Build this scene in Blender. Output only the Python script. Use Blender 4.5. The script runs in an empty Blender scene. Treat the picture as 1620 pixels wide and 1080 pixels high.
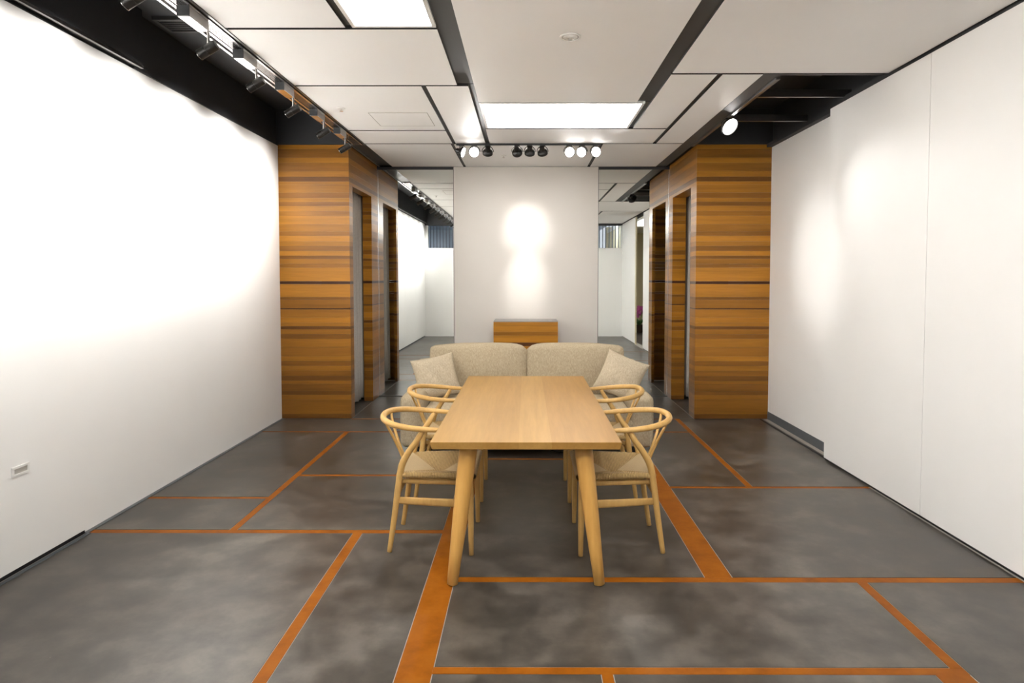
import bpy, bmesh, math, random
from mathutils import Vector, Matrix, Quaternion
random.seed(7)
S = bpy.context.scene
COL = S.collection

# ------------------------------------------------------------------ camera
cam_d = bpy.data.cameras.new('camera')
cam = bpy.data.objects.new('camera', cam_d); COL.objects.link(cam)
cam.location = (0, 0, 1.545)
cam.rotation_euler = (math.pi / 2 - 0.0404, 0, 0.0032)
cam_d.sensor_width = 36; cam_d.lens = 36 * 1010 / 1620
cam_d.shift_x = -0.0116; cam_d.shift_y = -0.0369
cam_d.clip_start = 0.02; cam_d.clip_end = 60
S.camera = cam

# ------------------------------------------------------------------ world, exposure
w = bpy.data.worlds.new('world'); S.world = w; w.use_nodes = True
w.node_tree.nodes['Background'].inputs[0].default_value = (0.85, 0.9, 1.0, 1)
w.node_tree.nodes['Background'].inputs[1].default_value = 0.25
S.view_settings.view_transform = 'Standard'
S.view_settings.look = 'None'
S.view_settings.gamma = 1
S.view_settings.use_curve_mapping = False
S.view_settings.exposure = 1.80

# light levels of the lamps (used by their builders)
PANEL_EMIT = 2.3          # ceiling light panels
WASH_W = 74.0             # cylinder spots washing the long wall
DISC_W = 60.0             # disc spots on the cross track
WARM = (1.0, 0.955, 0.89)
LAMPC = (1.0, 0.983, 0.955)

Z = 2.97      # ceiling panel underside
MY = 8.27     # mirror plane
XL, XR, XR2 = -2.68, 2.535, 2.65   # long walls
WF = 6.95     # front face of the timber blocks
WLX, WRX = -1.915, 1.845           # side faces of the timber blocks

# ------------------------------------------------------------------ materials
MATS = {}
def new_mat(name):
    m = bpy.data.materials.new(name); m.use_nodes = True
    nt = m.node_tree; b = nt.nodes['Principled BSDF']
    MATS[name] = m
    return m, nt, b
def plain(name, col, rough=0.5, metal=0.0, spec=0.5, emit=0.0, ecol=None):
    m, nt, b = new_mat(name)
    b.inputs['Base Color'].default_value = (*col, 1)
    b.inputs['Roughness'].default_value = rough
    b.inputs['Metallic'].default_value = metal
    b.inputs['Specular IOR Level'].default_value = spec
    if emit:
        b.inputs['Emission Color'].default_value = (*(ecol or col), 1)
        b.inputs['Emission Strength'].default_value = emit
    return m
def node(nt, t, **kw):
    n = nt.nodes.new(t)
    for k, v in kw.items(): setattr(n, k, v)
    return n
def coords(nt, kind, scale):
    if kind == 'World':
        src = node(nt, 'ShaderNodeNewGeometry').outputs['Position']
    else:
        src = node(nt, 'ShaderNodeTexCoord').outputs['Object']
    mp = node(nt, 'ShaderNodeMapping'); mp.inputs['Scale'].default_value = scale
    nt.links.new(src, mp.inputs['Vector'])
    return mp.outputs['Vector']
def noise(nt, vec, scale, detail=4, rough=0.5, dist=0.0):
    n = node(nt, 'ShaderNodeTexNoise')
    n.inputs['Scale'].default_value = scale; n.inputs['Detail'].default_value = detail
    n.inputs['Roughness'].default_value = rough; n.inputs['Distortion'].default_value = dist
    nt.links.new(vec, n.inputs['Vector'])
    return n.outputs['Fac']
def ramp(nt, fac, stops):
    r = node(nt, 'ShaderNodeValToRGB')
    e = r.color_ramp.elements
    while len(e) < len(stops): e.new(0.5)
    for x, (p, c) in zip(e, stops):
        x.position = p; x.color = (*c, 1) if len(c) == 3 else c
    nt.links.new(fac, r.inputs['Fac'])
    return r.outputs['Color']
def mixc(nt, a, b, fac, mode='MIX'):
    m = node(nt, 'ShaderNodeMix', data_type='RGBA', blend_type=mode)
    if isinstance(fac, float): m.inputs[0].default_value = fac
    else: nt.links.new(fac, m.inputs[0])
    nt.links.new(a, m.inputs[6])
    if isinstance(b, tuple): m.inputs[7].default_value = (*b, 1)
    else: nt.links.new(b, m.inputs[7])
    return m.outputs[2]
def bump(nt, b, h, strength, dist=0.002):
    n = node(nt, 'ShaderNodeBump'); n.inputs['Strength'].default_value = strength
    n.inputs['Distance'].default_value = dist
    nt.links.new(h, n.inputs['Height']); nt.links.new(n.outputs['Normal'], b.inputs['Normal'])
def g(v): return (v, v, v)

# painted walls and ceiling boards
def paint(name, col, rough=0.55):
    m, nt, b = new_mat(name)
    v = coords(nt, 'World', (1, 1, 1))
    f = noise(nt, v, 1.3, 3)
    c = ramp(nt, f, [(0.3, tuple(x * 0.97 for x in col)), (0.7, col)])
    nt.links.new(c, b.inputs['Base Color'])
    b.inputs['Roughness'].default_value = rough
    bump(nt, b, noise(nt, v, 260, 2), 0.04)
    return m
paint('wall_white', (0.86, 0.85, 0.83))
paint('ceiling_white', (0.92, 0.91, 0.895), 0.6)
paint('panel_greige', (0.66, 0.62, 0.57), 0.6)
paint('side_room_cream', (0.74, 0.66, 0.46), 0.6)
plain('black_paint', (0.024, 0.025, 0.028), 0.6)
plain('recess_grey', (0.055, 0.054, 0.051), 0.55)
plain('track_black', (0.012, 0.012, 0.013), 0.4)
plain('lamp_black', (0.014, 0.013, 0.012), 0.28)
plain('lamp_box_black', (0.02, 0.022, 0.024), 0.5)
plain('aluminium', (0.72, 0.70, 0.68), 0.22, 1.0)
plain('dark_aluminium', (0.22, 0.21, 0.2), 0.3, 1.0)
plain('polished_steel', (0.78, 0.76, 0.74), 0.12, 1.0)
plain('gear_grey', (0.42, 0.41, 0.40), 0.35, 0.6)
plain('mirror_glass', (0.86, 0.885, 0.86), 0.0, 1.0)
plain('skirting_grey', (0.10, 0.11, 0.12), 0.4)
plain('panel_edge', (0.012, 0.010, 0.010), 0.6)
plain('gap_black', (0.01, 0.01, 0.012), 0.5)
plain('joint_grey', (0.42, 0.39, 0.35), 0.7)
plain('white_plastic', (0.78, 0.77, 0.74), 0.35)
plain('socket_shadow', (0.42, 0.40, 0.36), 0.5)
plain('sofa_foot', (0.02, 0.02, 0.02), 0.4)
plain('counter_top', (0.26, 0.24, 0.225), 0.3)
plain('light_panel', (1, 1, 1), 0.5, emit=PANEL_EMIT, ecol=(1.0, 0.985, 0.95))
plain('lamp_lens', (1, 1, 1), 0.3, emit=7.0, ecol=(1.0, 0.96, 0.93))
plain('lens_off', (0.25, 0.25, 0.25), 0.2, 0.3)
plain('shop_light', (1, 1, 1), 0.5, emit=16.0, ecol=(0.86, 0.92, 1.0))
plain('corridor_blue', (0.50, 0.57, 0.68), 0.6)
plain('corridor_wall', (0.62, 0.68, 0.76), 0.6)
plain('slat_dark', (0.20, 0.22, 0.26), 0.4)
plain('petal_pink', (0.52, 0.10, 0.34), 0.5)
plain('leaf_green', (0.05, 0.14, 0.03), 0.5)
plain('pot_brown', (0.05, 0.028, 0.016), 0.5)
plain('cable_black', (0.01, 0.01, 0.01), 0.35)

# polished concrete slabs
m, nt, b = new_mat('polished_concrete')
v = coords(nt, 'World', (1, 1, 1))
n1 = noise(nt, v, 1.0, 4, 0.55); n2 = noise(nt, v, 5.0, 5, 0.58); n3 = noise(nt, v, 60, 4, 0.6)
c1 = ramp(nt, n1, [(0.36, (0.044, 0.037, 0.029)), (0.50, (0.066, 0.057, 0.047)), (0.64, (0.098, 0.088, 0.075))])
c2 = ramp(nt, n2, [(0.36, g(0.26)), (0.50, g(0.5)), (0.64, g(0.84))])
c3 = mixc(nt, c1, c2, 0.75, 'OVERLAY')
c4 = mixc(nt, c3, ramp(nt, n3, [(0.3, g(0.45)), (0.7, g(0.55))]), 0.5, 'OVERLAY')
sp = noise(nt, v, 23, 2, 0.5); spk = ramp(nt, sp, [(0.80, g(0.0)), (0.83, g(1.0))])
c5 = mixc(nt, c4, (0.34, 0.32, 0.29), spk)
nt.links.new(c5, b.inputs['Base Color'])
rr = ramp(nt, n2, [(0.3, g(0.31)), (0.7, g(0.42))])
nt.links.new(rr, b.inputs['Roughness'])
b.inputs['Specular IOR Level'].default_value = 0.6
bump(nt, b, n3, 0.02, 0.002)
# orange brown inlay
m, nt, b = new_mat('inlay_tan')
v = coords(nt, 'World', (1, 1, 1))
c = ramp(nt, noise(nt, v, 7, 6, 0.65), [(0.3, (0.20, 0.056, 0.002)), (0.5, (0.265, 0.077, 0.003)), (0.7, (0.31, 0.098, 0.006))])
nt.links.new(c, b.inputs['Base Color']); b.inputs['Roughness'].default_value = 0.5
b.inputs['Specular IOR Level'].default_value = 0.12

# veneer planks, tone from the object's own colour
def veneer(name, sx, rough):
    m, nt, b = new_mat(name)
    oi = node(nt, 'ShaderNodeObjectInfo')
    v = coords(nt, 'World', (sx, sx, 1))
    f1 = noise(nt, v, 13, 5, 0.6, 0.25); f2 = noise(nt, v, 75, 4, 0.6)
    c = mixc(nt, oi.outputs['Color'], ramp(nt, f1, [(0.25, g(0.34)), (0.5, g(0.5)), (0.8, g(0.63))]), 0.85, 'OVERLAY')
    c = mixc(nt, c, ramp(nt, f2, [(0.3, g(0.42)), (0.7, g(0.58))]), 0.5, 'OVERLAY')
    nt.links.new(c, b.inputs['Base Color'])
    b.inputs['Roughness'].default_value = rough
    b.inputs['Specular IOR Level'].default_value = 0.3
    bump(nt, b, f2, 0.03)
    return m
veneer('veneer', 0.055, 0.30)

# light timber of table and chairs
def timber(name, c0, c1, scale, rough, kind='Object'):
    m, nt, b = new_mat(name)
    oi = node(nt, 'ShaderNodeObjectInfo')
    v = coords(nt, kind, scale)
    f1 = noise(nt, v, 9, 6, 0.62, 0.6); f2 = noise(nt, v, 70, 3, 0.6)
    c = ramp(nt, f1, [(0.28, c0), (0.72, c1)])
    c = mixc(nt, c, ramp(nt, f2, [(0.3, g(0.44)), (0.7, g(0.56))]), 0.5, 'OVERLAY')
    c = mixc(nt, c, oi.outputs['Color'], 1.0, 'MULTIPLY')
    nt.links.new(c, b.inputs['Base Color'])
    b.inputs['Roughness'].default_value = rough
    b.inputs['Specular IOR Level'].default_value = 0.3
    bump(nt, b, f2, 0.05)
    return m
timber('oak_board', (0.31, 0.167, 0.038), (0.385, 0.215, 0.056), (1, 0.06, 1), 0.5)
timber('oak_leg', (0.49, 0.255, 0.062), (0.59, 0.335, 0.095), (1, 1, 0.07), 0.40)
timber('beech', (0.48, 0.28, 0.085), (0.58, 0.36, 0.125), (1, 1, 0.25), 0.42)

# paper cord: ridges across local x or local y
def cord(name, axis, k):
    m, nt, b = new_mat(name)
    v = coords(nt, 'Object', (1, 1, 1))
    wv = node(nt, 'ShaderNodeTexWave', bands_direction=axis)
    wv.inputs['Scale'].default_value = 36; wv.inputs['Distortion'].default_value = 0.8
    wv.inputs['Detail'].default_value = 2; wv.inputs['Detail Scale'].default_value = 1.5
    nt.links.new(v, wv.inputs['Vector'])
    c = ramp(nt, wv.outputs['Fac'], [(0.0, tuple(0.5 * q for q in k)), (0.4, tuple(0.88 * q for q in k)), (1.0, k)])
    nt.links.new(c, b.inputs['Base Color']); b.inputs['Roughness'].default_value = 0.7
    bump(nt, b, wv.outputs['Fac'], 0.7, 0.003)
cord('cord_x', 'X', (0.44, 0.285, 0.105)); cord('cord_y', 'Y', (0.58, 0.425, 0.225))

# woven upholstery
def cloth(name, c0, c1):
    m, nt, b = new_mat(name)
    v = coords(nt, 'Object', (1, 1, 0.28))
    f = noise(nt, v, 170, 4, 0.7); f2 = noise(nt, coords(nt, 'Object', (1, 1, 1)), 420, 2)
    c = ramp(nt, f, [(0.30, c0), (0.68, c1)])
    nt.links.new(c, b.inputs['Base Color']); b.inputs['Roughness'].default_value = 0.9
    b.inputs['Specular IOR Level'].default_value = 0.15
    mx = node(nt, 'ShaderNodeMath', operation='ADD'); nt.links.new(f, mx.inputs[0]); nt.links.new(f2, mx.inputs[1])
    bump(nt, b, mx.outputs[0], 0.5, 0.003)
cloth('sofa_cloth', (0.30, 0.235, 0.150), (0.50, 0.415, 0.290))
cloth('cushion_cloth', (0.36, 0.29, 0.20), (0.56, 0.475, 0.35))
cloth('curtain_cloth', (0.40, 0.37, 0.33), (0.50, 0.47, 0.43))

# ------------------------------------------------------------------ mesh helpers
def link(name, me, mat, parent=None, loc=(0, 0, 0), smooth=False):
    o = bpy.data.objects.new(name, me); COL.objects.link(o)
    if mat is not None:
        for mm in (mat if isinstance(mat, (list, tuple)) else [mat]):
            me.materials.append(MATS[mm])
    if parent is not None: o.parent = parent
    o.location = loc
    if smooth:
        for p in me.polygons: p.use_smooth = True
    return o
def root(name, loc=(0, 0, 0), rz=0.0, label=None, cat=None, group=None, kind=None):
    o = bpy.data.objects.new(name, None); COL.objects.link(o)
    o.location = loc; o.rotation_euler = (0, 0, rz); o.empty_display_size = 0.1
    return tag(o, label, cat, group, kind)
def tag(o, label=None, cat=None, group=None, kind=None):
    if label: o['label'] = label
    if cat: o['category'] = cat
    if group: o['group'] = group
    if kind: o['kind'] = kind
    return o
def bm_mesh(bm, name):
    me = bpy.data.meshes.new(name); bm.normal_update(); bm.to_mesh(me); bm.free(); return me
def wloc(parent):
    return Vector(parent.location) if parent is not None else Vector((0, 0, 0))
def box(name, x0, x1, y0, y1, z0, z1, mat, parent=None, bevel=0.0, color=None):
    """axis-aligned box given in the coordinates of the room; origin at its own base centre"""
    c = Vector(((x0 + x1) / 2, (y0 + y1) / 2, z0))
    bm = bmesh.new()
    bmesh.ops.create_cube(bm, size=1)
    for v in bm.verts:
        v.co = Vector((v.co.x * (x1 - x0), v.co.y * (y1 - y0), (v.co.z + 0.5) * (z1 - z0)))
    if bevel: bmesh.ops.bevel(bm, geom=bm.edges[:], offset=bevel, segments=2, affect='EDGES', profile=0.7)
    o = link(name, bm_mesh(bm, name), mat, parent, c - wloc(parent))
    if color: o.color = color
    return o
def catmull(pts, n):
    P = [Vector(p) for p in pts]
    P = [P[0] * 2 - P[1]] + P + [P[-1] * 2 - P[-2]]
    out = []
    for i in range(1, len(P) - 2):
        for k in range(n):
            t = k / n
            a, b_, c, d = P[i - 1], P[i], P[i + 1], P[i + 2]
            out.append(0.5 * ((2 * b_) + (c - a) * t + (2 * a - 5 * b_ + 4 * c - d) * t * t + (3 * b_ - a - 3 * c + d) * t ** 3))
    out.append(P[-2].copy())
    return out
def tube(bm, pts, radii, seg=12, sq=(1, 1), cap=True, up=None, power=2.0, roundend=True):
    """sweep a (super)elliptic section along pts; radii one number or one per point"""
    pts = [Vector(p) for p in pts]; n = len(pts)
    if isinstance(radii, (int, float)): radii = [radii] * n
    if len(radii) != n:
        m = len(radii) - 1
        radii = [radii[min(int(i / (n - 1) * m), m - 1)] * (1 - (i / (n - 1) * m - min(int(i / (n - 1) * m), m - 1))) + radii[min(int(i / (n - 1) * m), m - 1) + 1] * (i / (n - 1) * m - min(int(i / (n - 1) * m), m - 1)) for i in range(n)]
    tang = []
    for i in range(n):
        t = pts[min(i + 1, n - 1)] - pts[max(i - 1, 0)]
        tang.append(t.normalized())
    ref = Vector(up) if up else (Vector((0, 0, 1)) if abs(tang[0].z) < 0.9 else Vector((1, 0, 0)))
    nrm = (ref - tang[0] * ref.dot(tang[0])).normalized()
    rings = []
    def ring(c, t, nv, r):
        bv = t.cross(nv)
        vs = []
        for k in range(seg):
            a = 2 * math.pi * k / seg
            ca, sa = math.cos(a), math.sin(a)
            if power != 2.0:
                q = (abs(ca) ** power + abs(sa) ** power) ** (-1 / power); ca *= q; sa *= q
            vs.append(bm.verts.new(c + nv * (ca * r * sq[0]) + bv * (sa * r * sq[1])))
        return vs
    prev = tang[0]
    frames = []
    for i in range(n):
        if i:
            q = prev.rotation_difference(tang[i]); nrm = (q @ nrm); nrm = (nrm - tang[i] * nrm.dot(tang[i])).normalized()
        prev = tang[i]; frames.append(nrm.copy())
    if cap and roundend: rings.append(ring(pts[0] - tang[0] * radii[0] * 0.12, tang[0], frames[0], radii[0] * 0.78))
    for i in range(n): rings.append(ring(pts[i], tang[i], frames[i], radii[i]))
    if cap and roundend: rings.append(ring(pts[-1] + tang[-1] * radii[-1] * 0.12, tang[-1], frames[-1], radii[-1] * 0.78))
    for a, b_ in zip(rings, rings[1:]):
        for k in range(seg):
            bm.faces.new((a[k], a[(k + 1) % seg], b_[(k + 1) % seg], b_[k]))
    if cap:
        bm.faces.new(rings[0][::-1]); bm.faces.new(rings[-1])
def tube_obj(name, pts, radii, mat, parent, seg=12, loc=(0, 0, 0), **kw):
    bm = bmesh.new(); tube(bm, pts, radii, seg, **kw)
    return link(name, bm_mesh(bm, name), mat, parent, loc, smooth=True)
def lathe_obj(name, prof, mat, parent, loc=(0, 0, 0), axis=(0, 0, 1), seg=24, smooth=True):
    """profile (r, h) revolved round local axis"""
    q = Vector((0, 0, 1)).rotation_difference(Vector(axis))
    bm = bmesh.new(); rings = []
    for r, h in prof:
        rings.append([bm.verts.new(q @ Vector((max(r, 1e-4) * math.cos(2 * math.pi * k / seg), max(r, 1e-4) * math.sin(2 * math.pi * k / seg), h))) for k in range(seg)])
    for a, b_ in zip(rings, rings[1:]):
        for k in range(seg): bm.faces.new((a[k], a[(k + 1) % seg], b_[(k + 1) % seg], b_[k]))
    bm.faces.new(rings[0][::-1]); bm.faces.new(rings[-1])
    o = link(name, bm_mesh(bm, name), mat, parent, loc)
    if smooth:
        for p in o.data.polygons: p.use_smooth = len(p.vertices) == 4
        o.data.set_sharp_from_angle(angle=math.radians(40))
    return o
def rounded_block(name, size, r, mat, parent, loc, bulge=(0, 0, 0), cuts=14, warp=None, rot=None):
    """soft upholstered block: rounded box with bulging faces"""
    hx, hy, hz = [s / 2 for s in size]
    bm = bmesh.new(); bmesh.ops.create_cube(bm, size=2)
    bmesh.ops.subdivide_edges(bm, edges=bm.edges[:], cuts=cuts, use_grid_fill=True)
    for v in bm.verts:
        p = Vector((v.co.x * hx, v.co.y * hy, v.co.z * hz))
        q = Vector((max(-hx + r, min(hx - r, p.x)), max(-hy + r, min(hy - r, p.y)), max(-hz + r, min(hz - r, p.z))))
        d = p - q
        if d.length > 1e-9: p = q + d.normalized() * min(r, max(abs(d.x), abs(d.y), abs(d.z)))
        ux, uy, uz = p.x / hx, p.y / hy, p.z / hz
        fx, fy, fz = [max(0, 1 - t * t) for t in (ux, uy, uz)]
        p.x += bulge[0] * ux * fy * fz; p.y += bulge[1] * uy * fx * fz; p.z += bulge[2] * uz * fx * fy
        if warp: p = warp(p, ux, uy, uz)
        v.co = p
    o = link(name, bm_mesh(bm, name), mat, parent, loc, smooth=True)
    if rot: o.rotation_euler = rot
    return o
def copy_tree(src, parent=None):
    c = src.copy(); COL.objects.link(c)
    if parent is not None: c.parent = parent
    for ch in list(src.children): copy_tree(ch, c)
    return c

# ================================================================== FLOOR
floor = root('floor', kind='structure')
IN = 0.0035
strips = [(-1.048, -0.992, -0.5, 3.808), (-0.507, -0.367, -0.5, 5.380), (0.925, 1.065, 3.242, 6.340), (-1.820, -1.775, 3.857, 6.340),
          (1.635, 1.680, 4.682, 6.930), (1.683, 1.733, 2.478, 3.190), (1.597, 1.730, -0.5, 2.434), (0.295, 0.340, -0.5, 2.434),
          (-2.655, -0.507, 3.808, 3.857), (-2.655, -1.820, 4.410, 4.446), (-1.775, -0.507, 4.924, 4.960), (-2.655, 1.635, 6.340, 6.374),
          (-1.915, 1.845, 6.930, 6.958), (-0.367, 2.535, 3.190, 3.242), (1.065, 2.535, 4.642, 4.682), (-0.367, 1.733, 2.434, 2.478),
          (-0.507, 0.925, 5.380, 5.410)]
slabs = [(-2.655, -1.048, -0.5, 3.808), (-0.992, -0.507, -0.5, 3.808), (-2.655, -1.820, 3.857, 4.410), (-2.655, -1.820, 4.446, 6.340),
         (-1.775, -0.507, 3.857, 4.924), (-1.775, -0.507, 4.960, 6.340), (-2.655, 1.635, 6.374, 6.930), (-0.367, 0.295, -0.5, 2.434),
         (0.340, 1.597, -0.5, 2.434), (-0.367, 1.683, 2.478, 3.190), (-0.367, 0.925, 3.242, 5.380), (-0.507, 0.925, 5.410, 6.340),
         (1.733, 2.535, -0.5, 3.190), (1.065, 2.535, 3.242, 4.642), (1.065, 1.635, 4.682, 6.340), (1.065, 1.635, 6.34, 6.34),
         (1.680, 2.60, 4.682, 6.958), (-1.915, 1.845, 6.958, MY), (-2.68, -1.915, 6.93, 8.5), (1.845, 2.65, 6.958, 8.5),
         (-6.0, 2.66, -6.2, -0.5), (2.66, 6.0, -6.2, 4.2)]
for x0, x1, y0, y1 in slabs:
    if y1 - y0 < 0.05: continue
    box('concrete_slab', x0 + IN, x1 - IN, y0 + IN, y1 - IN, -0.04, 0.0, 'polished_concrete', floor)
for x0, x1, y0, y1 in strips:
    long_y = (y1 - y0) > (x1 - x0)
    a = (0.0006, 0.0) if long_y else (0.0, 0.0006)
    box('inlay_strip', x0 + a[0], x1 - a[0], y0 + a[1], y1 - a[1], -0.02, -0.0006 if long_y else -0.0010, 'inlay_tan', floor)
box('joint_bed', -2.75, 2.7, -0.6, 8.5, -0.06, -0.003, 'joint_grey', floor)
# narrow floor channel along the set-back wall
box('floor_channel', 2.555, 2.575, 5.39, WF, -0.01, 0.002, 'gap_black', floor)

# ================================================================== WALLS
wl = root('wall_left', kind='structure')
box('wall_panel', XL - 0.12, XL, 3.805, 8.4, 0.0, Z, 'wall_white', wl)
box('wall_panel', XL - 0.12, XL + 0.022, 2.45, 3.800, 0.028, Z - 0.012, 'wall_white', wl)
box('wall_panel', XL - 0.12, XL + 0.022, 1.10, 2.446, 0.028, Z - 0.012, 'wall_white', wl)
box('wall_panel', XL - 0.12, XL + 0.022, -0.30, 1.096, 0.028, Z - 0.012, 'wall_white', wl)
box('backing', XL - 0.14, XL - 0.01, -0.30, 3.80, 0.0, 3.5, 'black_paint', wl)
box('backing', XL - 0.14, XL - 0.02, 3.80, 8.4, Z, 3.5, 'black_paint', wl)
bbl = root('baseboard_left', kind='structure')
box('channel', XL + 0.0, XL + 0.028, 3.80, WF, 0.0, 0.004, 'skirting_grey', bbl)
box('channel', XL + 0.022, XL + 0.045, -0.30, 3.80, 0.0, 0.004, 'skirting_grey', bbl)
box('shadow_gap', XL - 0.05, XL + 0.008, -0.30, 3.80, 0.0, 0.028, 'gap_black', bbl)

wr = root('wall_right', kind='structure')
box('wall_panel', XR, XR + 0.10, 4.060, 5.385, 0.02, Z - 0.02, 'wall_white', wr)
box('wall_panel', XR, XR + 0.10, 2.70, 4.056, 0.02, Z - 0.02, 'wall_white', wr)
box('wall_panel', XR, XR + 0.03, -0.30, 1.75, 0.02, Z - 0.02, 'wall_white', wr)
box('wall_panel', XR2, XR2 + 0.12, 5.30, 8.4, 0.085, Z - 0.02, 'wall_white', wr)
box('backing', XR2 + 0.01, XR2 + 0.14, 2.71, 8.4, 0.0, 3.5, 'black_paint', wr)
box('opening_frame', XR - 0.002, XR + 0.032, 1.72, 1.752, 0.0, Z - 0.02, 'side_room_cream', wr)
bbr = root('baseboard_right', kind='structure')
box('skirting', XR2 - 0.004, XR2 + 0.1, 5.39, WF, 0.0, 0.085, 'skirting_grey', bbr)
box('shadow_gap', XR + 0.012, XR + 0.09, 2.70, 5.385, 0.0, 0.02, 'gap_black', bbr)
box('shadow_gap', XR + 0.012, XR + 0.028, -0.30, 1.75, 0.0, 0.02, 'gap_black', bbr)
# dark top rail over the sliding panels
tr2 = root('trim_2', kind='structure')
box('top_rail', XR + 0.012, XR2 + 0.02, -0.30, 5.385, Z - 0.02, Z + 0.03, 'black_paint', tr2)
box('top_rail', XR2 - 0.055, XR2 + 0.02, 5.385, WF, Z - 0.02, Z + 0.015, 'black_paint', tr2)
# black fascia above the long wall
tr1 = root('trim_1', kind='structure')
box('fascia', XL - 0.05, XL + 0.075, -0.30, 4.40, Z + 0.015, 3.36, 'black_paint', tr1)
box('fascia', XL - 0.05, XL + 0.012, 4.40, 6.22, Z + 0.001, 3.36, 'black_paint', tr1)
box('rail', XL + 0.058, XL + 0.078, -0.30, 4.40, Z - 0.003, Z + 0.015, 'dark_aluminium', tr1)

# centre panel between the mirrors
wb = root('wall_back', kind='structure')
box('centre_panel', -0.926, 0.926, MY - 0.022, MY + 0.10, 0.0, Z - 0.004, 'panel_greige', wb)
box('backing', -2.8, 2.8, MY + 0.10, MY + 0.2, 0.0, 3.5, 'black_paint', wb)
box('edge_strip', -0.934, -0.926, MY - 0.024, MY - 0.002, 0.0, Z - 0.004, 'dark_aluminium', wb)
box('edge_strip', 0.926, 0.934, MY - 0.024, MY - 0.002, 0.0, Z - 0.004, 'dark_aluminium', wb)

# entrance partitions next to the camera (seen in the mirrors)
wf = root('wall_front', kind='structure')
box('partition', XL, -0.95, -0.42, -0.30, 0.0, 2.33, 'wall_white', wf)
box('partition', 0.95, XR2, -0.42, -0.30, 0.0, 2.33, 'wall_white', wf)
box('lintel', XL - 0.14, XR2 + 0.1, -0.46, -0.30, 2.92, 3.5, 'black_paint', wf)
box('end_post', XL, XL + 0.10, -0.44, -0.30, 2.33, 2.92, 'wall_white', wf)
box('end_post', XR2 - 0.14, XR2, -0.44, -0.30, 2.33, 2.92, 'wall_white', wf)

# ================================================================== CEILING
ceil = root('ceiling', kind='structure')
box('plenum', -2.85, 2.8, -0.46, 8.5, 3.36, 3.5, 'black_paint', ceil)
box('backing_board', -1.73, 1.80, -0.30, MY, Z + 0.05, Z + 0.07, 'black_paint', ceil)
box('backing_board', 1.80, XR + 0.02, -0.30, 4.53, Z + 0.05, Z + 0.07, 'black_paint', ceil)
for x0, x1, y0, y1 in ((-0.510, -0.385, -0.3, 4.79), (0.902, 1.020, -0.3, 5.26), (-1.030, -0.990, 1.51, 3.70), (-0.780, -0.745, 4.81, 6.84), (-0.430, -0.385, 4.81, 6.84), (0.977, 1.020, 5.28, 6.165),
                       (1.343, 1.381, 4.54, 6.84), (-0.802, -0.770, 6.88, MY - 0.01), (0.786, 0.822, 6.88, MY - 0.01), (1.610, 1.650, -0.3, 2.79)):
    box('strip_board', x0, x1, y0, y1, Z + 0.014, Z + 0.05, 'recess_grey', ceil)
G = 0.014
panels = [(-1.715, -1.030, 1.50, 3.712), (-1.715, -0.510, 3.712, 4.800), (-1.715, -0.780, 4.800, 6.240), (-1.715, -0.780, 6.240, 6.848),
          (-0.745, -0.430, 4.800, 6.848), (-1.715, -0.802, 6.848, MY), (-0.770, 0.786, 6.862, MY), (0.822, 1.665, 6.848, MY),
          (-0.385, 0.902, 2.45, 5.266), (-0.385, 1.343, 6.172, 6.848), (1.020, XR - 0.01, 2.80, 4.530), (1.020, 1.610, -0.30, 2.80),
          (1.650, XR - 0.01, -0.30, 2.80), (1.020, 1.343, 4.530, 6.172), (1.381, 1.665, 4.530, 6.848), (-0.385, 0.902, -0.30, 0.60),
          (-1.715, -0.510, -0.30, 1.50), (-0.990, -0.510, 1.50, 2.44)]
for x0, x1, y0, y1 in panels:
    cp = box('ceiling_panel', x0, x1, y0 + G, y1 - G, Z, Z + 0.028, ['ceiling_white', 'panel_edge'], ceil)
    for f in cp.data.polygons: f.material_index = 0 if abs(f.normal.z) > 0.5 else 1
# access hatch, a hair proud of its panel
hx0, hx1, hy0, hy1 = -1.365, -0.852, 5.57, 6.05
for a in ((hx0, hx1, hy0, hy0 + 0.006), (hx0, hx1, hy1 - 0.006, hy1), (hx0, hx0 + 0.006, hy0, hy1), (hx1 - 0.006, hx1, hy0, hy1)):
    box('hatch_frame', a[0], a[1], a[2], a[3], Z - 0.0025, Z, 'socket_shadow', ceil)
box('hatch_panel', hx0 + 0.006, hx1 - 0.006, hy0 + 0.006, hy1 - 0.006, Z - 0.002, Z, 'ceiling_white', ceil)
# black recess beside the far panels: cross bars and edge beam
tr3 = root('trim_3', kind='structure')
for yy in (4.60, 5.17, 5.96):
    box('cross_bar', 1.80, XR2 - 0.05, yy, yy + 0.03, Z + 0.02, Z + 0.08, 'dark_aluminium' if yy > 4.7 else 'recess_grey', tr3)
box('edge_beam', 1.668, 1.795, 4.53, MY - 0.01, Z - 0.001, Z + 0.014, 'recess_grey', tr3)
box('recess_side', 1.78, 1.80, 4.53, WF, Z + 0.016, 3.36, 'black_paint', tr3)
box('recess_side', 1.80, XR2, 4.50, 4.53, Z + 0.016, 3.36, 'black_paint', tr3)

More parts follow.
